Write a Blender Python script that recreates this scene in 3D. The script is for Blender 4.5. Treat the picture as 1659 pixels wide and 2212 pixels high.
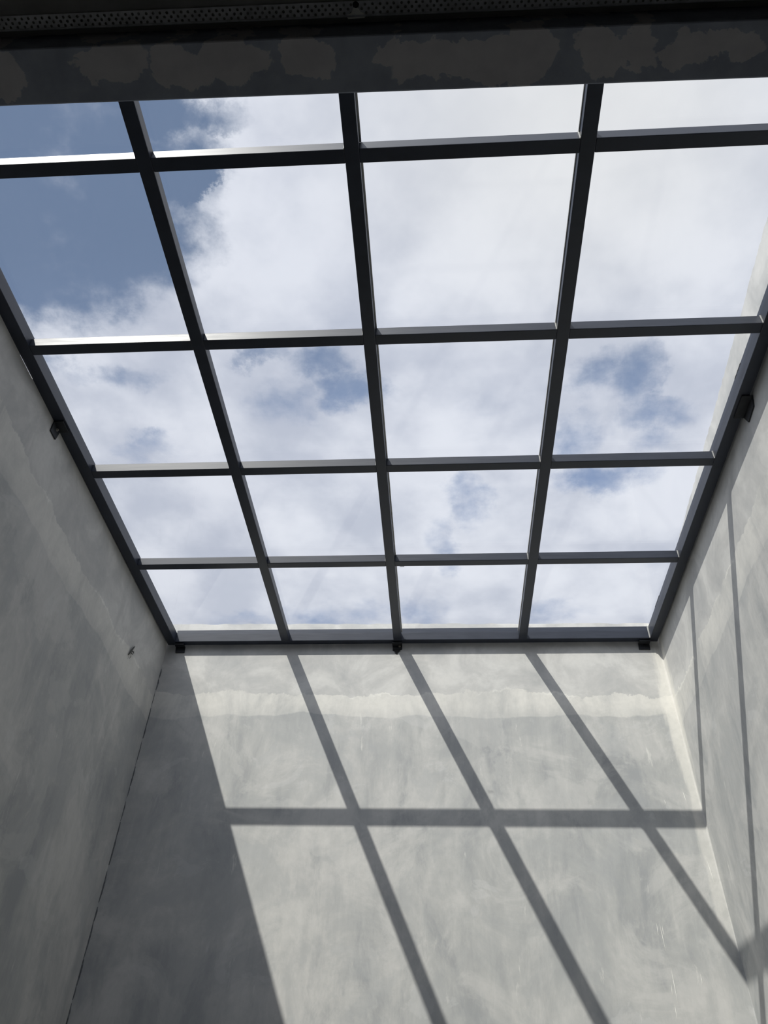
import bpy, bmesh, math, random
from mathutils import Vector, Euler
random.seed(7)
C = bpy.context.scene.collection
SC = bpy.context.scene
for o in list(bpy.data.objects):
    bpy.data.objects.remove(o)

# ------------------------------------------------------------------ units
# every plan number below is in "eye units": 1 unit = 2.6 m, the camera's eye is the origin
S, EYE = 2.6, 1.6
def W(x, y, z):
    return Vector((x*S, y*S, z*S + EYE))

# ------------------------------------------------------------------ camera
cam_d = bpy.data.cameras.new('camera')
cam = bpy.data.objects.new('camera', cam_d)
C.objects.link(cam)
cam.location = W(0, 0, 0)
cam.rotation_euler = Euler((2.3677, -0.0423, 0.0566), 'XYZ')
cam_d.sensor_fit = 'VERTICAL'
cam_d.sensor_height = 24.0
cam_d.sensor_width = 18.0
cam_d.lens = 24.0*1789.0/2212.0
cam_d.clip_start = 0.05
cam_d.clip_end = 500
SC.camera = cam

# ------------------------------------------------------------------ exposure
SC.view_settings.view_transform = 'Standard'
SC.view_settings.look = 'None'
SC.view_settings.exposure = 0.0
SC.view_settings.gamma = 1.0
SC.view_settings.use_curve_mapping = False

# ------------------------------------------------------------------ sun
sun_d = bpy.data.lights.new('sun', 'SUN')
sun_d.energy = 4.75
sun_d.color = (1.0, 0.962, 0.90)
sun_d.angle = math.radians(0.53)
sun = bpy.data.objects.new('sun', sun_d)
C.objects.link(sun)
sun.location = (-6, -8, 14)
sun.rotation_euler = Vector((0.4898, 0.7603, -1.0)).to_track_quat('-Z', 'Y').to_euler()

# ------------------------------------------------------------------ sky with clouds
SKY_GAIN = 1.0
world = bpy.data.worlds.new('World')
SC.world = world
world.use_nodes = True
nt = world.node_tree
nt.nodes.clear()
def wn(t, **k):
    n = nt.nodes.new(t)
    for a, v in k.items():
        setattr(n, a, v)
    return n
def mth(op, a, b=None, c=None, clamp=False):
    n = wn('ShaderNodeMath', operation=op)
    n.use_clamp = clamp
    for i, v in enumerate((a, b, c)):
        if v is None:
            continue
        if isinstance(v, (int, float)):
            n.inputs[i].default_value = v
        else:
            nt.links.new(v, n.inputs[i])
    return n.outputs[0]
def mrange(v, a, b, c=0.0, d=1.0, smooth=True):
    n = wn('ShaderNodeMapRange')
    n.interpolation_type = 'SMOOTHSTEP' if smooth else 'LINEAR'
    n.inputs['From Min'].default_value = a
    n.inputs['From Max'].default_value = b
    n.inputs['To Min'].default_value = c
    n.inputs['To Max'].default_value = d
    nt.links.new(v, n.inputs['Value'])
    return n.outputs['Result']
tc = wn('ShaderNodeTexCoord')
sep = wn('ShaderNodeSeparateXYZ')
nt.links.new(tc.outputs['Generated'], sep.inputs[0])
zc = mth('MAXIMUM', sep.outputs[2], 0.12)
u0 = mth('DIVIDE', sep.outputs[0], zc)
v0 = mth('DIVIDE', sep.outputs[1], zc)
uv = wn('ShaderNodeCombineXYZ')
nt.links.new(u0, uv.inputs[0]); nt.links.new(v0, uv.inputs[1])
def noise(vec, scale, detail=6.0, rough=0.55, lac=2.0, off=0.0, dist=0.0):
    m = wn('ShaderNodeMapping')
    m.inputs['Location'].default_value = (off, off*0.7, off*1.3)
    nt.links.new(vec, m.inputs[0])
    n = wn('ShaderNodeTexNoise')
    n.inputs['Scale'].default_value = scale
    n.inputs['Detail'].default_value = detail
    n.inputs['Roughness'].default_value = rough
    n.inputs['Lacunarity'].default_value = lac
    n.inputs['Distortion'].default_value = dist
    nt.links.new(m.outputs[0], n.inputs['Vector'])
    return n
nA = noise(uv.outputs[0], 7.5, 9.0, 0.66)
sub = wn('ShaderNodeVectorMath', operation='SUBTRACT')
nt.links.new(nA.outputs['Color'], sub.inputs[0]); sub.inputs[1].default_value = (0.5, 0.5, 0.5)
scl = wn('ShaderNodeVectorMath', operation='SCALE')
nt.links.new(sub.outputs[0], scl.inputs[0]); scl.inputs['Scale'].default_value = 0.15
addv = wn('ShaderNodeVectorMath', operation='ADD')
nt.links.new(uv.outputs[0], addv.inputs[0]); nt.links.new(scl.outputs[0], addv.inputs[1])
# openings in the cloud cover: centre and half-sizes on the cloud plane, depth of blue
GAPS = [(-0.515, 0.418, 0.196, 0.158, 1.0), (-0.433, 0.332, 0.128, 0.049, 1.0), (-0.3, 0.333, 0.066, 0.024, 0.6),
 (-0.316, 0.417, 0.044, 0.027, 0.95), (-0.412, 0.474, 0.073, 0.039, 0.85), (-0.552, 0.518, 0.045, 0.025, 0.7),
 (-0.538, 0.671, 0.042, 0.025, 0.6), (-0.463, 0.677, 0.055, 0.029, 0.55), (-0.26, 0.659, 0.04, 0.017, 0.55),
 (-0.168, 0.677, 0.05, 0.032, 0.75), (-0.127, 0.719, 0.045, 0.032, 0.75), (-0.245, 0.742, 0.063, 0.044, 0.42),
 (-0.48, 0.818, 0.067, 0.025, 0.5), (0.225, 0.704, 0.039, 0.032, 0.55), (0.284, 0.71, 0.036, 0.049, 0.6),
 (0.313, 0.786, 0.065, 0.027, 0.5), (0.204, 0.828, 0.053, 0.056, 0.62), (0.332, 0.84, 0.042, 0.024, 0.5),
 (0.256, 0.901, 0.069, 0.034, 0.8), (0.043, 0.948, 0.034, 0.058, 0.6), (0.0, 1.06, 0.034, 0.053, 0.55),
 (-0.211, 1.245, 0.117, 0.05, 0.6), (-0.046, 1.26, 0.08, 0.057, 0.5), (-0.396, 1.266, 0.101, 0.022, 0.45),
 (0.204, 1.247, 0.069, 0.042, 0.42), (0.074, 0.741, 0.068, 0.034, 0.3), (-0.308, 0.597, 0.026, 0.022, 0.35)]
tot = None
for (cx, cy, rx, ry, st) in GAPS:
    m = wn('ShaderNodeVectorMath', operation='SUBTRACT')
    nt.links.new(addv.outputs[0], m.inputs[0]); m.inputs[1].default_value = (cx, cy, 0)
    dv = wn('ShaderNodeVectorMath', operation='DIVIDE')
    nt.links.new(m.outputs[0], dv.inputs[0]); k_ = 1.35 if st > 0.9 else 1.75
    dv.inputs[1].default_value = (rx*k_, ry*k_, 1)
    ln = wn('ShaderNodeVectorMath', operation='LENGTH')
    nt.links.new(dv.outputs[0], ln.inputs[0])
    sharp = 0.55 if st > 0.9 else 0.1
    f = mrange(ln.outputs['Value'], sharp, 1.15, st, 0.0)
    tot = f if tot is None else mth('MAXIMUM', tot, f)
nB = noise(uv.outputs[0], 9.0, 8.0, 0.6, off=3.1)
fr = mth('MULTIPLY_ADD', nB.outputs['Fac'], 1.5, -0.72)
blue = mth('ADD', tot, mth('MULTIPLY', fr, mrange(tot, 0.02, 0.3)))
blue = mrange(blue, 0.16, 0.95)
nC = noise(uv.outputs[0], 4.2, 6.0, 0.55, off=7.7)
cl = mrange(nC.outputs['Fac'], 0.34, 0.64)
def crgb(c):
    n = wn('ShaderNodeRGB'); n.outputs[0].default_value = (*c, 1); return n.outputs[0]
def mix(f, a, b):
    n = wn('ShaderNodeMix', data_type='RGBA')
    if isinstance(f, (int, float)):
        n.inputs[0].default_value = f
    else:
        nt.links.new(f, n.inputs[0])
    nt.links.new(a, n.inputs[6]); nt.links.new(b, n.inputs[7])
    return n.outputs[2]
cloud = mix(cl, crgb((0.58, 0.615, 0.73)), crgb((0.85, 0.87, 0.96)))
# the thick bank towards the sun is whiter
dB = wn('ShaderNodeVectorMath', operation='DISTANCE')
nt.links.new(uv.outputs[0], dB.inputs[0]); dB.inputs[1].default_value = (0.18, 0.30, 0)
cloud = mix(mrange(dB.outputs['Value'], 0.0, 0.45, 0.8, 0.0), cloud, crgb((0.89, 0.885, 0.89)))
bl = mix(mrange(v0, 0.45, 0.95), crgb((0.17, 0.235, 0.37)), crgb((0.28, 0.37, 0.58)))
col = mix(blue, cloud, bl)
# out-of-view glow round the sun, added to the sky as fill for the walls
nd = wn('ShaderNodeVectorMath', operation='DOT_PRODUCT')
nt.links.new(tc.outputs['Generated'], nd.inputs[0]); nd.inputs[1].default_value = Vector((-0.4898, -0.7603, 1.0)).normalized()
fill_halo = mrange(nd.outputs['Value'], 0.72, 0.97)
hz = wn('ShaderNodeMix', data_type='RGBA', blend_type='ADD'); nt.links.new(fill_halo, hz.inputs[0])
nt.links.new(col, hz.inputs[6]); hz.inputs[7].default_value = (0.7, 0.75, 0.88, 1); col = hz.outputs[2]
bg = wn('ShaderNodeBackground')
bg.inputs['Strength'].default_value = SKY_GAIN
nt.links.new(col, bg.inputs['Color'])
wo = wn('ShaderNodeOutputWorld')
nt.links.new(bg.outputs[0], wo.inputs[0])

# ------------------------------------------------------------------ materials
def new_mat(name):
    m = bpy.data.materials.new(name); m.use_nodes = True
    global nt
    nt = m.node_tree; nt.nodes.clear()
    out = wn('ShaderNodeOutputMaterial')
    b = wn('ShaderNodeBsdfPrincipled')
    nt.links.new(b.outputs[0], out.inputs[0])
    return m, b, out
def ramp(v, stops, interp='LINEAR'):
    r = wn('ShaderNodeValToRGB'); r.color_ramp.interpolation = interp
    el = r.color_ramp.elements
    while len(el) > 1: el.remove(el[-1])
    el[0].position = stops[0][0]; el[0].color = (*stops[0][1], 1)
    for p, c in stops[1:]:
        e = el.new(p); e.color = (*c, 1)
    nt.links.new(v, r.inputs[0]); return r.outputs[0]
def bump(b, h, strength, dist):
    n = wn('ShaderNodeBump'); n.inputs['Strength'].default_value = strength
    n.inputs['Distance'].default_value = dist
    nt.links.new(h, n.inputs['Height']); nt.links.new(n.outputs[0], b.inputs['Normal'])

def plaster(name, band, tint=1.0, flip=0.0, corner=None, bamt=0.85):
    """skimmed cement render; band = (z0, z1, slope) world heights of the pale patched strip, or None"""
    m, b, out = new_mat(name)
    tc = wn('ShaderNodeTexCoord'); P = tc.outputs['Object']
    base = noise(P, 0.8, 6.0, 0.6, off=flip)
    c = ramp(base.outputs['Fac'], [(0.30, (0.335, 0.342, 0.335)), (0.5, (0.395, 0.398, 0.385)), (0.68, (0.455, 0.452, 0.435))])
    # soft mottling, drawn out downwards by the float
    mp = wn('ShaderNodeMapping'); mp.inputs['Scale'].default_value = (2.4, 2.4, 1.0)
    nt.links.new(P, mp.inputs[0])
    st = noise(mp.outputs[0], 1.5, 8.0, 0.68, off=2.0+flip, dist=0.4)
    c = mix(mrange(st.outputs['Fac'], 0.48, 0.68, 0, 0.5), c, crgb((0.56, 0.552, 0.525)))
    c = mix(mrange(st.outputs['Fac'], 0.50, 0.32, 0, 0.7), c, crgb((0.25, 0.262, 0.27)))
    mp3 = wn('ShaderNodeMapping'); mp3.inputs['Scale'].default_value = (7, 7, 1.1)
    nt.links.new(P, mp3.inputs[0])
    s3 = noise(mp3.outputs[0], 1.3, 7.0, 0.7, off=14.0+flip)
    c = mix(mrange(s3.outputs['Fac'], 0.5, 0.7, 0, 0.4), c, crgb((0.56, 0.55, 0.52)))
    c = mix(mrange(s3.outputs['Fac'], 0.48, 0.3, 0, 0.45), c, crgb((0.29, 0.297, 0.295)))
    wide = noise(P, 2.6, 7.0, 0.66, off=51.0+flip, dist=0.8)
    c = mix(mrange(wide.outputs['Fac'], 0.54, 0.40, 0, 0.35), c, crgb((0.28, 0.295, 0.30)))
    c = mix(mrange(wide.outputs['Fac'], 0.52, 0.62, 0, 0.35), c, crgb((0.56, 0.55, 0.525)))
    # trowelled patches with a crisper edge
    for (sc_, off_, lo, colr, amt) in ((1.3, 5.0, 0.55, (0.53, 0.525, 0.50), 0.28), (2.0, 11.0, 0.57, (0.36, 0.37, 0.37), 0.3), (3.4, 17.0, 0.60, (0.54, 0.54, 0.53), 0.25)):
        n = noise(P, sc_, 8.0, 0.62, off=off_+flip, dist=0.7)
        k = mrange(n.outputs['Fac'], lo, lo+0.03, 0, amt)
        c = mix(k, c, crgb(colr))
    # pale flecks and runs
    mp2 = wn('ShaderNodeMapping'); mp2.inputs['Scale'].default_value = (9, 9, 1.6)
    nt.links.new(P, mp2.inputs[0])
    s2 = noise(mp2.outputs[0], 2.4, 5.0, 0.65, off=8.0+flip)
    c = mix(mrange(s2.outputs['Fac'], 0.66, 0.74, 0, 0.5), c, crgb((0.66, 0.655, 0.61)))
    if band:
        z0, z1, slope = band
        sp = wn('ShaderNodeSeparateXYZ'); nt.links.new(P, sp.inputs[0])
        zz = mth('ADD', sp.outputs[2], mth('MULTIPLY', sp.outputs[1], -slope))
        r1 = noise(P, 2.6, 9.0, 0.68, off=21.0+flip)
        r2 = noise(P, 1.7, 7.0, 0.6, off=31.0+flip)
        zu = mth('ADD', zz, mth('MULTIPLY_ADD', r1.outputs['Fac'], 0.30, -0.15))
        zl = mth('ADD', zz, mth('MULTIPLY_ADD', r2.outputs['Fac'], 0.18, -0.09))
        up = mrange(zu, z1, z1+0.008, 1, 0)
        lo = mth('ADD', mrange(zl, z0-0.004, z0+0.008, 0, 0.6), mrange(zl, z0, z0+0.09, 0, 0.4))
        above = mrange(zu, z1, z1+0.008, 0, 1)
        nm = noise(P, 3.5, 7.0, 0.6, off=41.0+flip, dist=0.6)
        ac = ramp(nm.outputs['Fac'], [(0.34, (0.38, 0.382, 0.375)), (0.5, (0.485, 0.48, 0.46)), (0.56, (0.55, 0.545, 0.52)), (0.68, (0.61, 0.60, 0.57))])
        c = mix(mth('MULTIPLY', above, 0.8), c, ac)
        c = mix(mth('MULTIPLY', mth('MULTIPLY', up, lo), mrange(st.outputs['Fac'], 0.35, 0.62, 0.42*bamt, 0.95*bamt)), c, crgb((0.655, 0.64, 0.59)))
        # bright broken lip at the upper edge of the strip
        lip = mth('MULTIPLY', mrange(zu, z1-0.018, z1-0.002), up)
        c = mix(mth('MULTIPLY', lip, mrange(nm.outputs['Fac'], 0.5, 0.6, 0, 0.7)), c, crgb((0.72, 0.71, 0.66)))
    if corner:
        # smooth pale filler worked into the rear right corner
        cx_, cy_ = corner
        sp2 = wn('ShaderNodeSeparateXYZ'); nt.links.new(P, sp2.inputs[0])
        ddx = mth('ABSOLUTE', mth('SUBTRACT', sp2.outputs[0], cx_)); ddy = mth('ABSOLUTE', mth('SUBTRACT', sp2.outputs[1], cy_))
        dd = mth('ADD', mth('MAXIMUM', ddx, ddy), mth('MULTIPLY_ADD', s3.outputs['Fac'], 0.16, -0.08))
        zf = mrange(sp2.outputs[2], 2.6, 4.4, 0.35, 0.95)
        c = mix(mth('MULTIPLY', mrange(dd, 0.030, 0.065, 0.72, 0.0), zf), c, crgb((0.72, 0.70, 0.64)))
    fine = noise(P, 34.0, 4.0, 0.6, off=1.0)
    c = mix(mrange(fine.outputs['Fac'], 0.35, 0.7, 0.0, 0.12), c, crgb((0.30, 0.30, 0.29)))
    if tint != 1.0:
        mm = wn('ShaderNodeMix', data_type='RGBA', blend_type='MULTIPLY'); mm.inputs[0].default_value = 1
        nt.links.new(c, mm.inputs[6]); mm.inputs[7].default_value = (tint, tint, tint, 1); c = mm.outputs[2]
    nt.links.new(c, b.inputs['Base Color'])
    b.inputs['Roughness'].default_value = 0.72
    b.inputs['Specular IOR Level'].default_value = 0.25
    h = mth('ADD', mth('MULTIPLY', st.outputs['Fac'], 0.6), mth('MULTIPLY', fine.outputs['Fac'], 0.12))
    bump(b, h, 0.25, 0.006)
    return m
M_back = plaster('cement_render_back', (0.978*S+EYE, 1.035*S+EYE, 0.0), corner=(0.4945*S, 1.572*S))
M_left = plaster('cement_render_left', (0.835*S+EYE, 0.905*S+EYE, 0.075), flip=4.3, bamt=0.72)
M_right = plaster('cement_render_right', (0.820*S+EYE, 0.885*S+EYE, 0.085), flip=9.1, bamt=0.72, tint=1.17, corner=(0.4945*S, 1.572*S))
M_room = plaster('cement_render_room', None, tint=0.8, flip=13.0)

def simple(name, colr, rough, spec=0.5, metal=0.0, nscale=None, namt=0.0):
    m, b, out = new_mat(name)
    b.inputs['Roughness'].default_value = rough
    b.inputs['Specular IOR Level'].default_value = spec
    b.inputs['Metallic'].default_value = metal
    tc = wn('ShaderNodeTexCoord')
    n = noise(tc.outputs['Object'], nscale or 20.0, 4.0, 0.6)
    dk = tuple(v*(1-namt) for v in colr); lt = tuple(min(1, v*(1+namt)) for v in colr)
    c = ramp(n.outputs['Fac'], [(0.3, dk), (0.7, lt)])
    nt.links.new(c, b.inputs['Base Color'])
    return m
# satin charcoal paint, slightly streaky
def paint(name, colr, rough, spec):
    m, b, out = new_mat(name)
    tc = wn('ShaderNodeTexCoord')
    mp = wn('ShaderNodeMapping'); mp.inputs['Scale'].default_value = (1.2, 1.2, 14)
    nt.links.new(tc.outputs['Object'], mp.inputs[0])
    n = noise(mp.outputs[0], 6.0, 5.0, 0.6)
    c = ramp(n.outputs['Fac'], [(0.3, tuple(v*0.85 for v in colr)), (0.7, tuple(v*1.15 for v in colr))])
    nt.links.new(c, b.inputs['Base Color'])
    r = mrange(n.outputs['Fac'], 0.3, 0.7, rough-0.03, rough+0.04)
    nt.links.new(r, b.inputs['Roughness'])
    b.inputs['Specular IOR Level'].default_value = spec
    return m
M_paint = paint('charcoal_paint', (0.024, 0.030, 0.046), 0.41, 0.45)
M_iron = simple('black_iron', (0.02, 0.022, 0.026), 0.6, 0.4, 0.0, 30, 0.3)
M_bolt = simple('zinc_bolt', (0.45, 0.43, 0.38), 0.4, 0.5, 0.8, 60, 0.2)
M_seal = simple('grey_sealant', (0.42, 0.42, 0.40), 0.5, 0.5, 0.0, 40, 0.2)
M_white = simple('plaster_white', (0.80, 0.79, 0.74), 0.8, 0.2, 0.0, 40, 0.1)
M_bead = simple('galvanised_bead', (0.50, 0.50, 0.52), 0.45, 0.5, 0.2, 25, 0.2)
M_ceil = simple('ceiling_board', (0.26, 0.25, 0.245), 0.9, 0.1, 0.0, 6, 0.15)
M_floor = simple('concrete_floor', (0.15, 0.15, 0.145), 0.8, 0.2, 0.0, 2, 0.2)
M_smear = simple('dark_smear', (0.035, 0.035, 0.035), 0.8, 0.2, 0.0, 40, 0.3)
M_seam = simple('seam_grit', (0.13, 0.135, 0.14), 0.9, 0.1, 0.0, 30, 0.5)
M_insect = simple('insect_shell', (0.05, 0.052, 0.045), 0.6, 0.4, 0.0, 90, 0.4)
M_ink = simple('stamp_ink', (0.05, 0.05, 0.06), 0.6, 0.3, 0.0, 90, 0.2)

# glass: clear with mirror reflection by Fresnel, sun goes through it
M_glass, _b, _o = new_mat('clear_glass')
nt.nodes.remove(_b)
tr = wn('ShaderNodeBsdfTransparent'); tr.inputs[0].default_value = (0.975, 0.985, 0.985, 1)
gl = wn('ShaderNodeBsdfGlossy'); gl.inputs['Roughness'].default_value = 0.0
fr_ = wn('ShaderNodeFresnel'); geo = wn('ShaderNodeNewGeometry')
nt.links.new(mrange(geo.outputs['Backfacing'], 0, 1, 1.5, 1/1.5, smooth=False), fr_.inputs['IOR'])   # same reflectance on both faces of a pane
mx = wn('ShaderNodeMixShader')
nt.links.new(fr_.outputs[0], mx.inputs[0]); nt.links.new(tr.outputs[0], mx.inputs[1]); nt.links.new(gl.outputs[0], mx.inputs[2])
nt.links.new(mx.outputs[0], _o.inputs[0])

# beam: patchy skim coat, warm light patches on a dark grey coat
M_beam, _b, _o = new_mat('beam_skim_coat')
tc = wn('ShaderNodeTexCoord'); P = tc.outputs['Object']
n2 = noise(P, 9.0, 5.0, 0.6, off=3.0)
c = mix(mrange(n2.outputs['Fac'], 0.35, 0.65), crgb((0.24, 0.26, 0.31)), crgb((0.30, 0.32, 0.37)))
nd_ = noise(P, 6.5, 8.0, 0.62, off=1.0, dist=0.3)
sb = wn('ShaderNodeVectorMath', operation='SUBTRACT'); nt.links.new(nd_.outputs['Color'], sb.inputs[0]); sb.inputs[1].default_value = (0.5, 0.5, 0.5)
ss = wn('ShaderNodeVectorMath', operation='SCALE'); nt.links.new(sb.outputs[0], ss.inputs[0]); ss.inputs['Scale'].default_value = 0.19
sa = wn('ShaderNodeVectorMath', operation='ADD'); nt.links.new(P, sa.inputs[0]); nt.links.new(ss.outputs[0], sa.inputs[1])
PATCHES = [(-1.147, 0.63, 0.05, 0.05), (-0.846, 0.632, 0.104, 0.06), (-0.872, 0.592, 0.073, 0.021), (-0.659, 0.652, 0.074, 0.066), (-0.533, 0.64, 0.103, 0.06), (-0.33, 0.644, 0.07, 0.054), (-0.075, 0.634, 0.071, 0.027), (0.067, 0.673, 0.178, 0.049), (0.254, 0.654, 0.076, 0.075), (0.418, 0.661, 0.056, 0.062), (0.513, 0.645, 0.052, 0.053), (0.472, 0.675, 0.029, 0.032), (0.625, 0.66, 0.058, 0.043), (0.712, 0.643, 0.103, 0.029), (0.761, 0.661, 0.069, 0.021)]
tot = None
for (cx, cy, rx, ry) in PATCHES:
    m_ = wn('ShaderNodeVectorMath', operation='SUBTRACT'); nt.links.new(sa.outputs[0], m_.inputs[0]); m_.inputs[1].default_value = (cx, cy, 0)
    d_ = wn('ShaderNodeVectorMath', operation='DIVIDE'); nt.links.new(m_.outputs[0], d_.inputs[0]); d_.inputs[1].default_value = (rx, ry, 1e6)
    l_ = wn('ShaderNodeVectorMath', operation='LENGTH'); nt.links.new(d_.outputs[0], l_.inputs[0])
    f = mrange(l_.outputs['Value'], 1.0, 1.06, 1, 0)
    tot = f if tot is None else mth('MAXIMUM', tot, f)
c = mix(mth('MULTIPLY', tot, 0.9), c, mix(mrange(n2.outputs['Fac'], 0.3, 0.7), crgb((0.43, 0.41, 0.42)), crgb((0.50, 0.48, 0.48))))
nt.links.new(c, _b.inputs['Base Color']); _b.inputs['Roughness'].default_value = 0.85

# ------------------------------------------------------------------ mesh helpers
def obj(name, bm, mat, parent=None, bevel=0.0, smooth=False):
    bmesh.ops.recalc_face_normals(bm, faces=bm.faces[:])
    if bevel:
        bmesh.ops.bevel(bm, geom=bm.edges[:], offset=bevel, segments=2, affect='EDGES', profile=0.5)
    me = bpy.data.meshes.new(name); bm.to_mesh(me); bm.free()
    if smooth:
        for p in me.polygons: p.use_smooth = True
    me.materials.append(mat)
    o = bpy.data.objects.new(name, me); C.objects.link(o)
    if parent is not None:
        o.parent = parent
        o.matrix_parent_inverse = parent.matrix_basis.inverted()
    return o
def structure(o, label=None, cat=None):
    o['kind'] = 'structure'
    if label: o['label'] = label
    if cat: o['category'] = cat
    return o
def hexa(bm, pts):
    """8 points: bottom 4 (ccw) then top 4"""
    v = [bm.verts.new(p) for p in pts]
    for f in ((0, 3, 2, 1), (4, 5, 6, 7), (0, 1, 5, 4), (1, 2, 6, 5), (2, 3, 7, 6), (3, 0, 4, 7)):
        bm.faces.new([v[i] for i in f])
    return v
def box(bm, x0, x1, y0, y1, z0, z1):
    hexa(bm, [W(*p) for p in ((x0, y0, z0), (x1, y0, z0), (x1, y1, z0), (x0, y1, z0), (x0, y0, z1), (x1, y0, z1), (x1, y1, z1), (x0, y1, z1))])
def cyl(bm, c, ax, r, h, n=6, r2=None):
    """prism of n sides from world point c along unit vector ax"""
    ax = Vector(ax).normalized(); a = ax.orthogonal().normalized(); b = ax.cross(a)
    r2 = r if r2 is None else r2
    lo = [bm.verts.new(c + (a*math.cos(t)+b*math.sin(t))*r) for t in [2*math.pi*i/n for i in range(n)]]
    hi = [bm.verts.new(c + ax*h + (a*math.cos(t)+b*math.sin(t))*r2) for t in [2*math.pi*i/n for i in range(n)]]
    bm.faces.new(lo[::-1]); bm.faces.new(hi)
    for i in range(n):
        bm.faces.new((lo[i], lo[(i+1) % n], hi[(i+1) % n], hi[i]))
def thing(name, label, cat, loc, group=None):
    o = bpy.data.objects.new(name, None); C.objects.link(o)
    o.location = loc; o.empty_display_size = 0.1
    o['label'] = label; o['category'] = cat
    if group: o['group'] = group
    return o

# ------------------------------------------------------------------ the frame's plane (it falls towards the room)
TX, TY = 0.0097, 0.1094
NRM = Vector((-TX, -TY, 1)).normalized()
def F(x, y, h=0.0):
    """point on the underside plane of the frame, lifted h along its normal"""
    z = 1 + TX*x + TY*y
    return W(x + NRM.x*h, y + NRM.y*h, z + NRM.z*h)
def fz(x, y): return 1 + TX*x + TY*y
XL = (-0.6533, -0.6325); XM = [(-0.379, -0.3599), (-0.1157, -0.0971), (0.1732, 0.1921)]; XR = (0.471, 0.4901)
YC = [(0.3888, 0.4073), (0.6748, 0.6933), (0.961, 0.9796), (1.2473, 1.265)]; YB = (1.5543, 1.5708); YF = (0.262, 0.280)
H = 0.0182; HL = 0.0250; HR = 0.0300; HB = 0.0310

# back wall leans by a hair, right and left ones too
def yb(z): return 1.5732 + 0.0375*(z-1.1)
def xr(y, z): return 0.4945 - 0.0027*(z-1.1)
def xl(y, z): return -0.6562 + 0.026*(1.13-z) + max(0.0, min(0.0024, 0.0021*(1.5-y)/0.8))*max(0.0, min(1.0, (z-0.9)/0.15))
Y0 = -1.75      # far end of the dark room behind the camera
ZF = -EYE/S     # floor
ZC = 0.93       # room ceiling
ZBEAM = 0.90

# ------------------------------------------------------------------ walls
TOPB, TOPR = 1.2345, 1.2265
def wall_back():
    bm = bmesh.new()
    n = 60; xs = [-0.665 + (0.505+0.665)*i/n for i in range(n+1)]
    zs = [ZF, 0.2, 0.5, 0.8, 1.0, 1.15, TOPB]
    rnd = random.Random(3)
    jag = [rnd.uniform(-0.0018, 0.0018) for _ in xs]
    front = [[bm.verts.new(W(x, yb(z), z + (jag[i] if z == TOPB else 0))) for z in zs] for i, x in enumerate(xs)]
    back = [[bm.verts.new(W(x, 1.66, z + (jag[i] if z == TOPB else 0))) for z in zs] for i, x in enumerate(xs)]
    for g in (front, back):
        for i in range(n):
            for j in range(len(zs)-1):
                bm.faces.new((g[i][j], g[i+1][j], g[i+1][j+1], g[i][j+1]))
    for i in range(n):
        bm.faces.new((front[i][-1], front[i+1][-1], back[i+1][-1], back[i][-1]))
        bm.faces.new((front[i][0], front[i+1][0], back[i+1][0], back[i][0]))
    for g in (0, n):
        for j in range(len(zs)-1):
            bm.faces.new((front[g][j], front[g][j+1], back[g][j+1], back[g][j]))
    return obj('wall_back', bm, M_back)
structure(wall_back(), 'grey cement-rendered wall at the back of the light well, crossed by sunlit grid shadows', 'wall')

def side_wall(name, side, mat):
    bm = bmesh.new()
    ys = [Y0 + (0.26-Y0)*i/6 for i in range(7)] + [0.28 + (1.6-0.28)*i/132 for i in range(133)]
    rnd = random.Random(5 if side > 0 else 9)
    zs = [ZF, 0.2, 0.5, 0.8, 0.93, 1.0]
    inn, out = [], []
    for y in ys:
        if side > 0:
            top = TOPR + rnd.uniform(-0.002, 0.002) if y > 0.3 else TOPR
            zl = [z for z in zs] + [1.1, top]
            fx = [xr(y, z) for z in zl]; ox = 0.575
        else:
            chip = 0.683 < y < 0.703 or 0.708 < y < 0.745
            top = fz(-0.65, y) + (0.024 if not chip else -0.0010)
            if y < 0.28: top = 1.04
            zl = [z for z in zs] + [fz(-0.65, y) - 0.0025 if y >= 0.28 else 1.01, top]
            fx = [xl(y, z) for z in zl]
            if chip: fx[-1] = fx[-2]
            ox = -0.74
        inn.append([bm.verts.new(W(fx[j], y, zl[j])) for j in range(len(zl))])
        out.append([bm.verts.new(W(ox, y, zl[j])) for j in range(len(zl))])
    m = len(inn[0])
    for g in (inn, out):
        for i in range(len(ys)-1):
            for j in range(m-1):
                bm.faces.new((g[i][j], g[i+1][j], g[i+1][j+1], g[i][j+1]))
    for i in range(len(ys)-1):
        bm.faces.new((inn[i][-1], inn[i+1][-1], out[i+1][-1], out[i][-1]))
        bm.faces.new((inn[i][0], inn[i+1][0], out[i+1][0], out[i][0]))
    for e in (0, len(ys)-1):
        for j in range(m-1):
            bm.faces.new((inn[e][j], inn[e][j+1], out[e][j+1], out[e][j]))
    return obj(name, bm, mat)
structure(side_wall('wall_left', -1, M_left), 'shaded grey cement-rendered wall on the left of the light well', 'wall')
structure(side_wall('wall_right', 1, M_right), 'sunlit grey cement-rendered wall on the right of the light well', 'wall')

bm = bmesh.new(); box(bm, -0.74, 0.575, Y0-0.06, Y0, ZF, ZC+0.1)
structure(obj('wall_front', bm, M_room))
bm = bmesh.new(); box(bm, -0.76, 0.6, Y0-0.06, 1.66, ZF-0.05, ZF)
structure(obj('floor', bm, M_floor))

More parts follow.
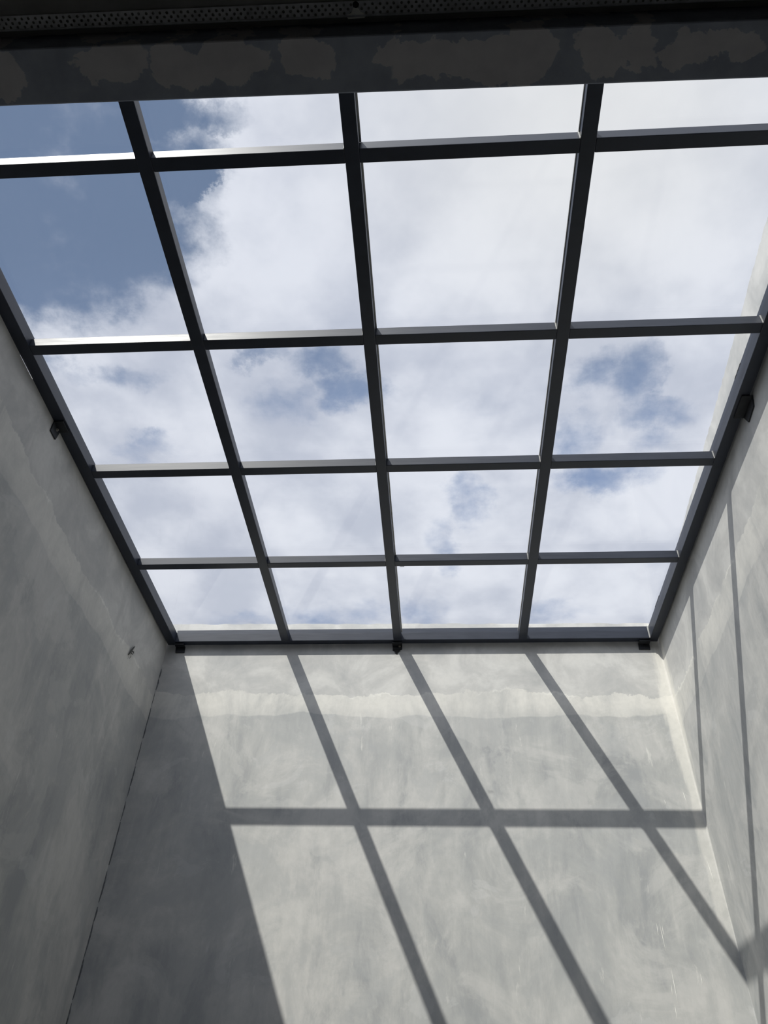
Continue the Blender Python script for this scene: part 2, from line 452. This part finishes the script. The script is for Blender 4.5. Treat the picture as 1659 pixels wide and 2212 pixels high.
# smooth fillets of filler run down both corners
def corner_fillet(side, r):
    bm = bmesh.new(); prev = None
    zs = [ZF + (1.22-ZF)*i/40 for i in range(41)] if side > 0 else [ZF + (1.14-ZF)*i/40 for i in range(41)]
    rnd = random.Random(11)
    for z in zs:
        rr = r*rnd.uniform(0.7, 1.25)
        cx = xr(1.5, z) if side > 0 else xl(1.5, z)
        cy = yb(z); ring = []
        for k in range(6):
            a = math.pi/2*k/5
            ring.append(bm.verts.new(W(cx + side*(0.0008 - rr*(1-math.sin(a))) , cy + 0.0008 - rr*(1-math.cos(a)), z)))
        ring.append(bm.verts.new(W(cx + side*0.004, cy+0.004, z)))
        if prev:
            for k in range(7):
                bm.faces.new((prev[k], prev[(k+1) % 7], ring[(k+1) % 7], ring[k]))
        else:
            bm.faces.new(ring)
        prev = ring
    bm.faces.new(prev[::-1])
    return bm
structure(obj('trim_2', corner_fillet(1, 0.006), M_back), 'pale smooth filler run down the right rear corner', 'corner filler')
# ragged dark seam down the left rear corner
bm = bmesh.new(); rnd = random.Random(21); z = 1.10
while z > 0.0:
    ln = rnd.uniform(0.02, 0.07); w = rnd.uniform(0.0010, 0.0024)
    zs = [z, z-ln*0.3, z-ln*0.7, z-ln]; ws = [0.0002, w, w*0.8, 0.0002]
    sh = rnd.uniform(0.0, 0.0016)
    def sv(zz, ww, up):
        x = xl(1.57, zz) + sh
        return [bm.verts.new(W(x-0.002, yb(zz)-up, zz)), bm.verts.new(W(x+ww, yb(zz)-up*0.6, zz))]
    fr_v = [sv(a_, b_, 0.0006) for a_, b_ in zip(zs, ws)]
    bk_v = [sv(a_, b_, -0.0010) for a_, b_ in zip(zs, ws)]
    for i in range(3):
        bm.faces.new((fr_v[i][0], fr_v[i][1], fr_v[i+1][1], fr_v[i+1][0]))
        bm.faces.new((fr_v[i][1], bk_v[i][1], bk_v[i+1][1], fr_v[i+1][1]))
    z -= ln*rnd.uniform(0.85, 1.25)
structure(obj('trim_3', bm, M_seam), 'ragged dark seam down the left rear corner', 'corner seam')

# ------------------------------------------------------------------ beam over the opening into the room
def lin(x, a, b):      # a at x=-0.5, b at x=+0.36 (per unit height)
    return a + (b-a)*(x+0.5)/0.86
XA, XB = -0.655, 0.496
def beam():
    bm = bmesh.new()
    z = ZBEAM
    y = lambda x, a, b: lin(x/z, a, b)*z
    xa, xb = -0.6503, 0.4948
    f0, f1 = y(xa, .2488, .2573), y(xb, .2488, .2573)
    b0, b1 = y(xa, .3082, .3155), y(xb, .3082, .3155)
    hexa(bm, [W(xa, f0, z), W(xb, f1, z), W(xb, b1, z), W(xa, b0, z), W(xa, f0, 1.024), W(xb, f1, 1.024), W(xb, b1, 1.024), W(xa, b0, 1.024)])
    return obj('concrete_beam', bm, M_beam, bevel=0.004)
structure(beam(), 'dark concrete beam with patchy skim coat, across the top edge of the skylight', 'beam')

# ------------------------------------------------------------------ room ceiling and its perforated edge bead
def nose_y(x, z): return lin(x/z, .2318, .2398)*z
def ceiling():
    bm = bmesh.new()
    z = ZC
    xa, xb = -0.6505, 0.4948
    def yy(x, a, b, zz): return lin(x/zz, a, b)*zz
    # main board (slightly above the bead), then the recessed strip that runs to the beam
    hexa(bm, [W(xa, Y0, z+.0016), W(xb, Y0, z+.0016), W(xb, nose_y(xb, z)-.002, z+.0016), W(xa, nose_y(xa, z)-.002, z+.0016),
              W(xa, Y0, z+.05), W(xb, Y0, z+.05), W(xb, nose_y(xb, z)-.002, z+.05), W(xa, nose_y(xa, z)-.002, z+.05)])
    zb = 0.945
    hexa(bm, [W(xa, nose_y(xa, z)-.004, zb), W(xb, nose_y(xb, z)-.004, zb), W(xb, .2570*ZBEAM+.004, zb), W(xa, .2475*ZBEAM+.004, zb),
              W(xa, nose_y(xa, z)-.004, z+.05), W(xb, nose_y(xb, z)-.004, z+.05), W(xb, .2570*ZBEAM+.004, z+.05), W(xa, .2475*ZBEAM+.004, z+.05)])
    return obj('ceiling', bm, M_ceil)
structure(ceiling(), 'dark ceiling board of the room in front of the light well', 'ceiling')

def bead():
    """perforated flange on the ceiling's underside (real holes) and a rounded nose"""
    bm = bmesh.new()
    z = ZC; th = 0.0006
    rows = 3; rh = 0.0037; m0 = 0.0016; pitch = 0.0071
    x = -0.62; k = 0
    N = 10
    nx = int((0.45+0.62)/pitch)
    def pt(x, dy, zz): return W(x, nose_y(x, z) - dy, zz)
    for r in range(rows):
        off = (r % 2)*pitch*0.5
        rnd = random.Random(r)
        for i in range(nx):
            xa = x + i*pitch + off; xb = xa + pitch
            d0 = m0 + r*rh; d1 = d0 + rh
            cx = (xa+xb)/2 + rnd.uniform(-.0005, .0005); cd = (d0+d1)/2; rad = 0.00135
            ring = [];
            outer = []
            for q in range(N):
                t = 2*math.pi*q/N
                ring.append(bm.verts.new(pt(cx+rad*math.cos(t), cd+rad*math.sin(t), z)))
                # square outline point in the same direction
                ct, stt = math.cos(t), math.sin(t)
                s = min((pitch/2)/max(abs(ct), 1e-6), (rh/2)/max(abs(stt), 1e-6))
                outer.append(bm.verts.new(pt((xa+xb)/2+s*ct, cd+s*stt, z)))
            # hole wall
            up = [bm.verts.new(v.co + Vector((0, 0, th*S))) for v in ring]
            for q in range(N):
                q2 = (q+1) % N
                bm.faces.new((outer[q], outer[q2], ring[q2], ring[q]))
                bm.faces.new((ring[q], ring[q2], up[q2], up[q]))
            # the four corners of the cell
            for (cxs, cds) in ((1, 1), (-1, 1), (-1, -1), (1, -1)):
                cv = bm.verts.new(pt((xa+xb)/2+cxs*pitch/2, cd+cds*rh/2, z))
                qs = sorted(range(N), key=lambda q: (outer[q].co-cv.co).length)[:2]
                bm.faces.new((cv, outer[qs[0]], outer[qs[1]]))
    # plain margin beside the nose and the strip before the first row
    def strip(d0, d1, z0=z, z1=z):
        n = 24; a = []
        for i in range(n+1):
            xx = -0.6495 + (0.494+0.6495)*i/n
            a.append((bm.verts.new(pt(xx, d0, z0)), bm.verts.new(pt(xx, d1, z1))))
        for i in range(n):
            bm.faces.new((a[i][0], a[i+1][0], a[i+1][1], a[i][1]))
    strip(0.0010, m0)
    d = m0+rows*rh
    strip(d, d+0.0012)
    # rounded nose
    n = 24; rn = 0.0011; prev = None
    for i in range(n+1):
        xx = -0.6495 + (0.494+0.6495)*i/n
        ring = []
        for q in range(8):
            t = 2*math.pi*q/8
            ring.append(bm.verts.new(W(xx, nose_y(xx, z) - rn + rn*math.cos(t), z + 0.0002 + rn*math.sin(t))))
        if prev:
            for q in range(8):
                bm.faces.new((prev[q], prev[(q+1) % 8], ring[(q+1) % 8], ring[q]))
        prev = ring
    me = bpy.data.meshes.new('trim_1'); bm.to_mesh(me); bm.free()
    me.materials.append(M_bead)
    o = bpy.data.objects.new('trim_1', me); C.objects.link(o)
    return o
structure(bead(), 'perforated metal corner bead along the edge of the dark ceiling', 'corner bead')

# ------------------------------------------------------------------ the skylight
sky = thing('skylight', 'charcoal-painted steel grid skylight with clear glass panes spanning the light well under a cloudy sky', 'skylight', F(-0.08, 0.92, 0))
BV = 0.0022
def bar(name, x0, x1, y0, y1, h, m=None, label=None, h0=0.0, bev=BV):
    bm = bmesh.new()
    hexa(bm, [F(x0, y0, h0), F(x1, y0, h0), F(x1, y1, h0), F(x0, y1, h0), F(x0, y0, h), F(x1, y0, h), F(x1, y1, h), F(x0, y1, h)])
    o = obj(name, bm, m or M_paint, sky, bevel=bev)
    if label: o['label'] = label
    return o
bar('side_rail', XL[0], XL[1], YF[0], YB[1], HL)
bar('side_rail', XR[0], XR[1], YF[0], YB[1], HR)
bar('back_rail', XL[1], XR[0], YB[0], YB[1], HB)
bar('front_rail', XL[1], XR[0], YF[0], YF[1], H)
for a in XM:
    bar('mullion', a[0], a[1], YF[1], YB[0], H)
cols = [(XL[1], XM[0][0]), (XM[0][1], XM[1][0]), (XM[1][1], XM[2][0]), (XM[2][1], XR[0])]
for (y0, y1) in YC:
    for i, (x0, x1) in enumerate(cols):
        cb = bar('crossbar', x0, x1, y0, y1, H-0.0003, h0=0.0003)
# pale sealant left unpainted in some of the joints
def seal(x, y, h0, h1, w=0.0014):
    bm = bmesh.new()
    hexa(bm, [F(x-w, y-0.0016, h0), F(x, y-0.0016, h0), F(x, y, h0), F(x-w, y, h0),
              F(x-w*1.6, y-0.0016, h1), F(x, y-0.0016, h1), F(x, y, h1), F(x-w*1.6, y, h1)])
    o = obj('sealant_bead', bm, M_seal, sky, bevel=0.0008); o['label'] = 'pale grey sealant bead in a bar joint'
for (y0, y1) in YC:
    seal(XM[2][0], y0, 0.0, H-0.001)
for (y0, y1) in YC[1:]:
    seal(XR[0], y0, 0.0, H-0.001)
for (y0, y1) in YC:
    seal(XM[1][0], y0, 0.0, H-0.001, 0.0008)
seal(XR[0], YB[0], 0.0, HB-0.002, 0.0022)
# panes
bm = bmesh.new()
ce = lambda a: (a[0]+a[1])/2
gx = [XL[1]-0.0006, ce(XM[0]), ce(XM[1]), ce(XM[2]), XR[0]+0.0006]
gy = [YF[1]] + [ce(a) for a in YC] + [YB[0]+0.0006]
g0, g1 = H+0.0008, H+0.0008+0.0032
for i in range(4):
    for j in range(5):
        e = 0.0011
        x0, x1, y0, y1 = gx[i]+(e if i else 0), gx[i+1]-(e if i < 3 else 0), gy[j]+(e if j else 0), gy[j+1]-(e if j < 4 else 0)
        hexa(bm, [F(x0, y0, g0), F(x1, y0, g0), F(x1, y1, g0), F(x0, y1, g0), F(x0, y0, g1), F(x1, y0, g1), F(x1, y1, g1), F(x0, y1, g1)])
go = obj('glazing', bm, M_glass, sky); go['label'] = 'clear glass panes'
# glazing tape along the right side of the middle mullion and the left side of the next one
for (x0, x1) in ((XM[1][1], XM[1][1]+0.0022), (XM[2][0]-0.0012, XM[2][0])):
    for j in range(5):
        y0 = gy[j]+0.01; y1 = gy[j+1]-0.01
        bar('glazing_tape', x0, x1, y0, y1, H+0.0007, M_seal, 'pale strip of glazing tape', h0=H-0.0030, bev=0)

# tiny makers' stamps on the panes (too small to read): broken dark dashes
def stamp(x, y, n, along_y, seed):
    bm = bmesh.new(); rnd = random.Random(seed); p = 0.0
    for i in range(n):
        w = rnd.uniform(0.0009, 0.0022); g = 0.0009
        if along_y:
            a = (x, x+0.0016, y+p, y+p+w)
        else:
            a = (x+p, x+p+w, y, y+0.0022)
        hexa(bm, [F(a[0], a[2], g0-0.0002), F(a[1], a[2], g0-0.0002), F(a[1], a[3], g0-0.0002), F(a[0], a[3], g0-0.0002),
                  F(a[0], a[2], g0), F(a[1], a[2], g0), F(a[1], a[3], g0), F(a[0], a[3], g0)])
        p += w+g
    o = obj('stamp', bm, M_ink, sky); o['label'] = 'tiny dark stamp on the glass'
stamp(0.4655, 0.765, 14, True, 1)
stamp(0.4655, 1.41, 18, True, 2)
stamp(-0.0885, 1.290, 4, False, 3)

# ------------------------------------------------------------------ wall brackets
def bracket(label, kind, pts, bolt, smear=False):
    """pts: plate corners on the wall (lower-left, lower-right, upper-right, upper-left); n: away from wall"""
    n = {'back': Vector((0, -1, 0)), 'left': Vector((1, 0, 0)), 'right': Vector((-1, 0, 0))}[kind]
    P = [W(*p) for p in pts]
    root = thing('wall_bracket', label, 'bracket', (P[2]+P[3])/2, 'steel angle brackets holding the skylight to the walls')
    t = 0.006; bm = bmesh.new()
    lo = [bm.verts.new(p + n*0.0005) for p in P]; hi = [bm.verts.new(p + n*t) for p in P]
    bm.faces.new(lo[::-1]); bm.faces.new(hi)
    for i in range(4):
        bm.faces.new((lo[i], lo[(i+1) % 4], hi[(i+1) % 4], hi[i]))
    obj('wall_plate', bm, M_iron, root, bevel=0.0008)
    # top leg turned out under the rail
    bm = bmesh.new()
    A, B = P[3], P[2]; d = Vector((0, 0, -t))
    leg = 0.045
    sl = Vector((0, 0, -leg*TY)) if kind == 'back' else Vector((0, 0, 0))
    hexa(bm, [A+d+n*t, B+d+n*t, B+d+n*leg+sl, A+d+n*leg+sl, A+n*t, B+n*t, B+n*leg+sl, A+n*leg+sl])
    obj('rail_leg', bm, M_iron, root, bevel=0.0008)
    if bolt:
        bm = bmesh.new(); c = W(*bolt) + n*t
        cyl(bm, c, n, 0.0075, 0.002, 14)
        cyl(bm, c+n*0.002, n, 0.0052, 0.006, 6)
        b = obj('bolt', bm, M_bolt, root, bevel=0.0004); b['label'] = 'bright zinc hex bolt'
    return root
def onback(x, z): return (x, yb(z), z)
zt = lambda x: fz(x, YB[0]) - 0.0006
bracket('black steel bracket under the back rail, at the left corner', 'back',
        [onback(-0.6323, 1.1458), onback(-0.6105, 1.1458), onback(-0.6122, zt(-.61)), onback(-0.6345, zt(-.63))], None)
bc = bracket('black steel bracket with a pale bolt at the middle of the back rail', 'back',
        [onback(-0.1178, 1.1562), onback(-0.0956, 1.1562), onback(-0.0958, zt(-.1)), onback(-0.1188, zt(-.12))], (-0.1020, yb(1.164), 1.1645))
bracket('plain black steel bracket under the back rail, at the right corner', 'back',
        [onback(0.4457, 1.1568), onback(0.4710, 1.1568), onback(0.4716, zt(.47)), onback(0.4465, zt(.45))], None)
# jagged dark mark that runs down the wall below the middle bracket
bm = bmesh.new()
out = [(-.0112, 0), (.0095, 0), (.0060, -.0022), (.0085, -.0036), (.0030, -.0056), (.0052, -.0070), (.0012, -.0086), (.0022, -.0132), (-.0016, -.0136), (-.0020, -.0112), (-.0052, -.0102), (-.0026, -.0086), (-.0072, -.0064), (-.0046, -.0050), (-.0098, -.0030)]
lo = [bm.verts.new(W(-0.1075+a, yb(1.15)-0.0002, 1.1556+b)) for a, b in out]
hi = [bm.verts.new(W(-0.1075+a*0.9, yb(1.15)-0.0009, 1.1556+b*0.95)) for a, b in out]
bm.faces.new(hi); bm.faces.new(lo[::-1])
for i in range(len(out)):
    bm.faces.new((lo[i], lo[(i+1) % len(out)], hi[(i+1) % len(out)], hi[i]))
o = obj('sealant_smear', bm, M_smear, bc); o['label'] = 'jagged dark smear below the bracket'
def onl(y, z): return (xl(y, z), y, z)
bracket('black steel bracket with a pale bolt on the left wall under the side rail', 'left',
        [onl(0.8345, 1.0608), onl(0.8565, 1.0632), onl(0.8590, fz(-.65, .859)-.0006), onl(0.8330, fz(-.65, .833)-.0006)], (xl(.847, 1.078), 0.848, 1.0790))
def onr(y, z): return (xr(y, z), y, z)
rb = bracket('black steel bracket on the right wall under the side rail', 'right',
        [onr(0.8240, 1.0760), onr(0.8560, 1.0760), onr(0.8640, fz(.49, .864)-.0006), onr(0.8150, fz(.49, .815)-.0006)], None)

# ------------------------------------------------------------------ screw under the perforated bead
sc_c = W(-0.0792, 0.2085, ZC)
root = thing('ceiling_screw', 'black round screw head in a dab of white plaster on the perforated bead', 'screw', sc_c)
bm = bmesh.new(); cyl(bm, sc_c + Vector((0, 0, 0.001)), (0, 0, -1), 0.0085, 0.004, 16, 0.0060)
obj('screw_head', bm, M_iron, root)
bm = bmesh.new()
sh = [(-.0105, .0088), (-.0070, .0080), (-.0045, .0062), (-.0030, .0030), (0, .0010), (.0026, .0030), (.0042, .0060), (.0066, .0074), (.0096, .0096), (.0080, .0120), (-.0085, .0122)]
vl = [bm.verts.new(sc_c + Vector((a*S, b*S, 0.0003))) for a, b in sh]
vh = [bm.verts.new(sc_c + Vector((a*S*.95, b*S*.97, -0.0012))) for a, b in sh]
bm.faces.new(vh); bm.faces.new(vl)
for i in range(len(sh)):
    bm.faces.new((vl[i], vl[(i+1) % len(sh)], vh[(i+1) % len(sh)], vh[i]))
o = obj('plaster_dab', bm, M_white, root); o['label'] = 'white plaster dab'

# ------------------------------------------------------------------ slender insect clinging to the left wall
def skin_chain(chains, mat, name, parent=None):
    bm = bmesh.new()
    for ch in chains:
        rings = []
        for i, (p, r) in enumerate(ch):
            p = Vector(p)
            q = Vector(ch[min(i+1, len(ch)-1)][0]) - Vector(ch[max(i-1, 0)][0])
            ax = q.normalized(); a = ax.orthogonal().normalized(); b = ax.cross(a)
            rings.append([bm.verts.new(p + (a*math.cos(t)+b*math.sin(t))*r) for t in [2*math.pi*k/8 for k in range(8)]])
        for i in range(len(rings)-1):
            for k in range(8):
                bm.faces.new((rings[i][k], rings[i][(k+1) % 8], rings[i+1][(k+1) % 8], rings[i+1][k]))
        bm.faces.new(rings[0][::-1]); bm.faces.new(rings[-1])
    return obj(name, bm, mat, parent, smooth=True)
def LW(y, z, off): return tuple(W(xl(y, z)+off, y, z))
iroot = thing('insect', 'small dark slender insect clinging to the shaded left wall near the back corner', 'insect', LW(1.382, 1.012, 0.002))
skin_chain([[(LW(1.3950, 1.0325, .0022), .0012), (LW(1.3905, 1.0270, .0028), .0034), (LW(1.3865, 1.0210, .0030), .0042), (LW(1.3835, 1.0150, .0030), .0052), (LW(1.3805, 1.0085, .0028), .0050), (LW(1.3780, 1.0030, .0024), .0036), (LW(1.3760, .9985, .0020), .0034), (LW(1.3750, .9960, .0018), .0015)]], M_insect, 'body', iroot)
skin_chain([[(LW(1.3860, 1.0130, .0022), .0020), (LW(1.3915, 1.0160, .0036), .0028), (LW(1.4010, 1.0185, .0008), .0010)]], M_insect, 'leg', iroot)
skin_chain([[(LW(1.3830, 1.0080, .0022), .0018), (LW(1.3900, 1.0080, .0036), .0020), (LW(1.3960, 1.0120, .0008), .0009)]], M_insect, 'leg', iroot)
skin_chain([[(LW(1.3810, 1.0040, .0020), .0014), (LW(1.3860, 1.0000, .0030), .0012), (LW(1.3880, .9960, .0006), .0008)]], M_insect, 'leg', iroot)
skin_chain([[(LW(1.3760, .9975, .0018), .0008), (LW(1.3790, .9935, .0022), .0006), (LW(1.3800, .9900, .0006), .0005)]], M_insect, 'antenna', iroot)

# ------------------------------------------------------------------ scratches in the render of the back wall
wb = bpy.data.objects['wall_back']
def scratch(x0, z0, x1, z1, w=0.0008):
    a = W(x0, yb(z0)-0.0001, z0); b = W(x1, yb(z1)-0.0001, z1)
    bm = bmesh.new(); d = Vector((w*S/2, 0, 0)); n = Vector((0, -0.0008, 0)); m = (a+b)/2
    hexa(bm, [a, m-d, b, m+d, a+n, m-d+n, b+n, m+d+n])
    o = obj('scratch', bm, M_white, wb); o['label'] = 'thin white scratch in the render'
scratch(0.3670, 0.5547, 0.3665, 0.5333)
scratch(0.3721, 0.5588, 0.3737, 0.5082)
scratch(0.3763, 0.5504, 0.3751, 0.5326)
scratch(0.3769, 0.4861, 0.3766, 0.4258)
scratch(0.3714, 0.4273, 0.3705, 0.4031)
scratch(0.3722, 0.4578, 0.3706, 0.4384)
scratch(0.4237, 0.4739, 0.4228, 0.4567)
scratch(0.4666, 0.8102, 0.4693, 0.7807)
scratch(0.4277, 0.7869, 0.4286, 0.7780)
scratch(0.4802, 0.6766, 0.4836, 0.6233)
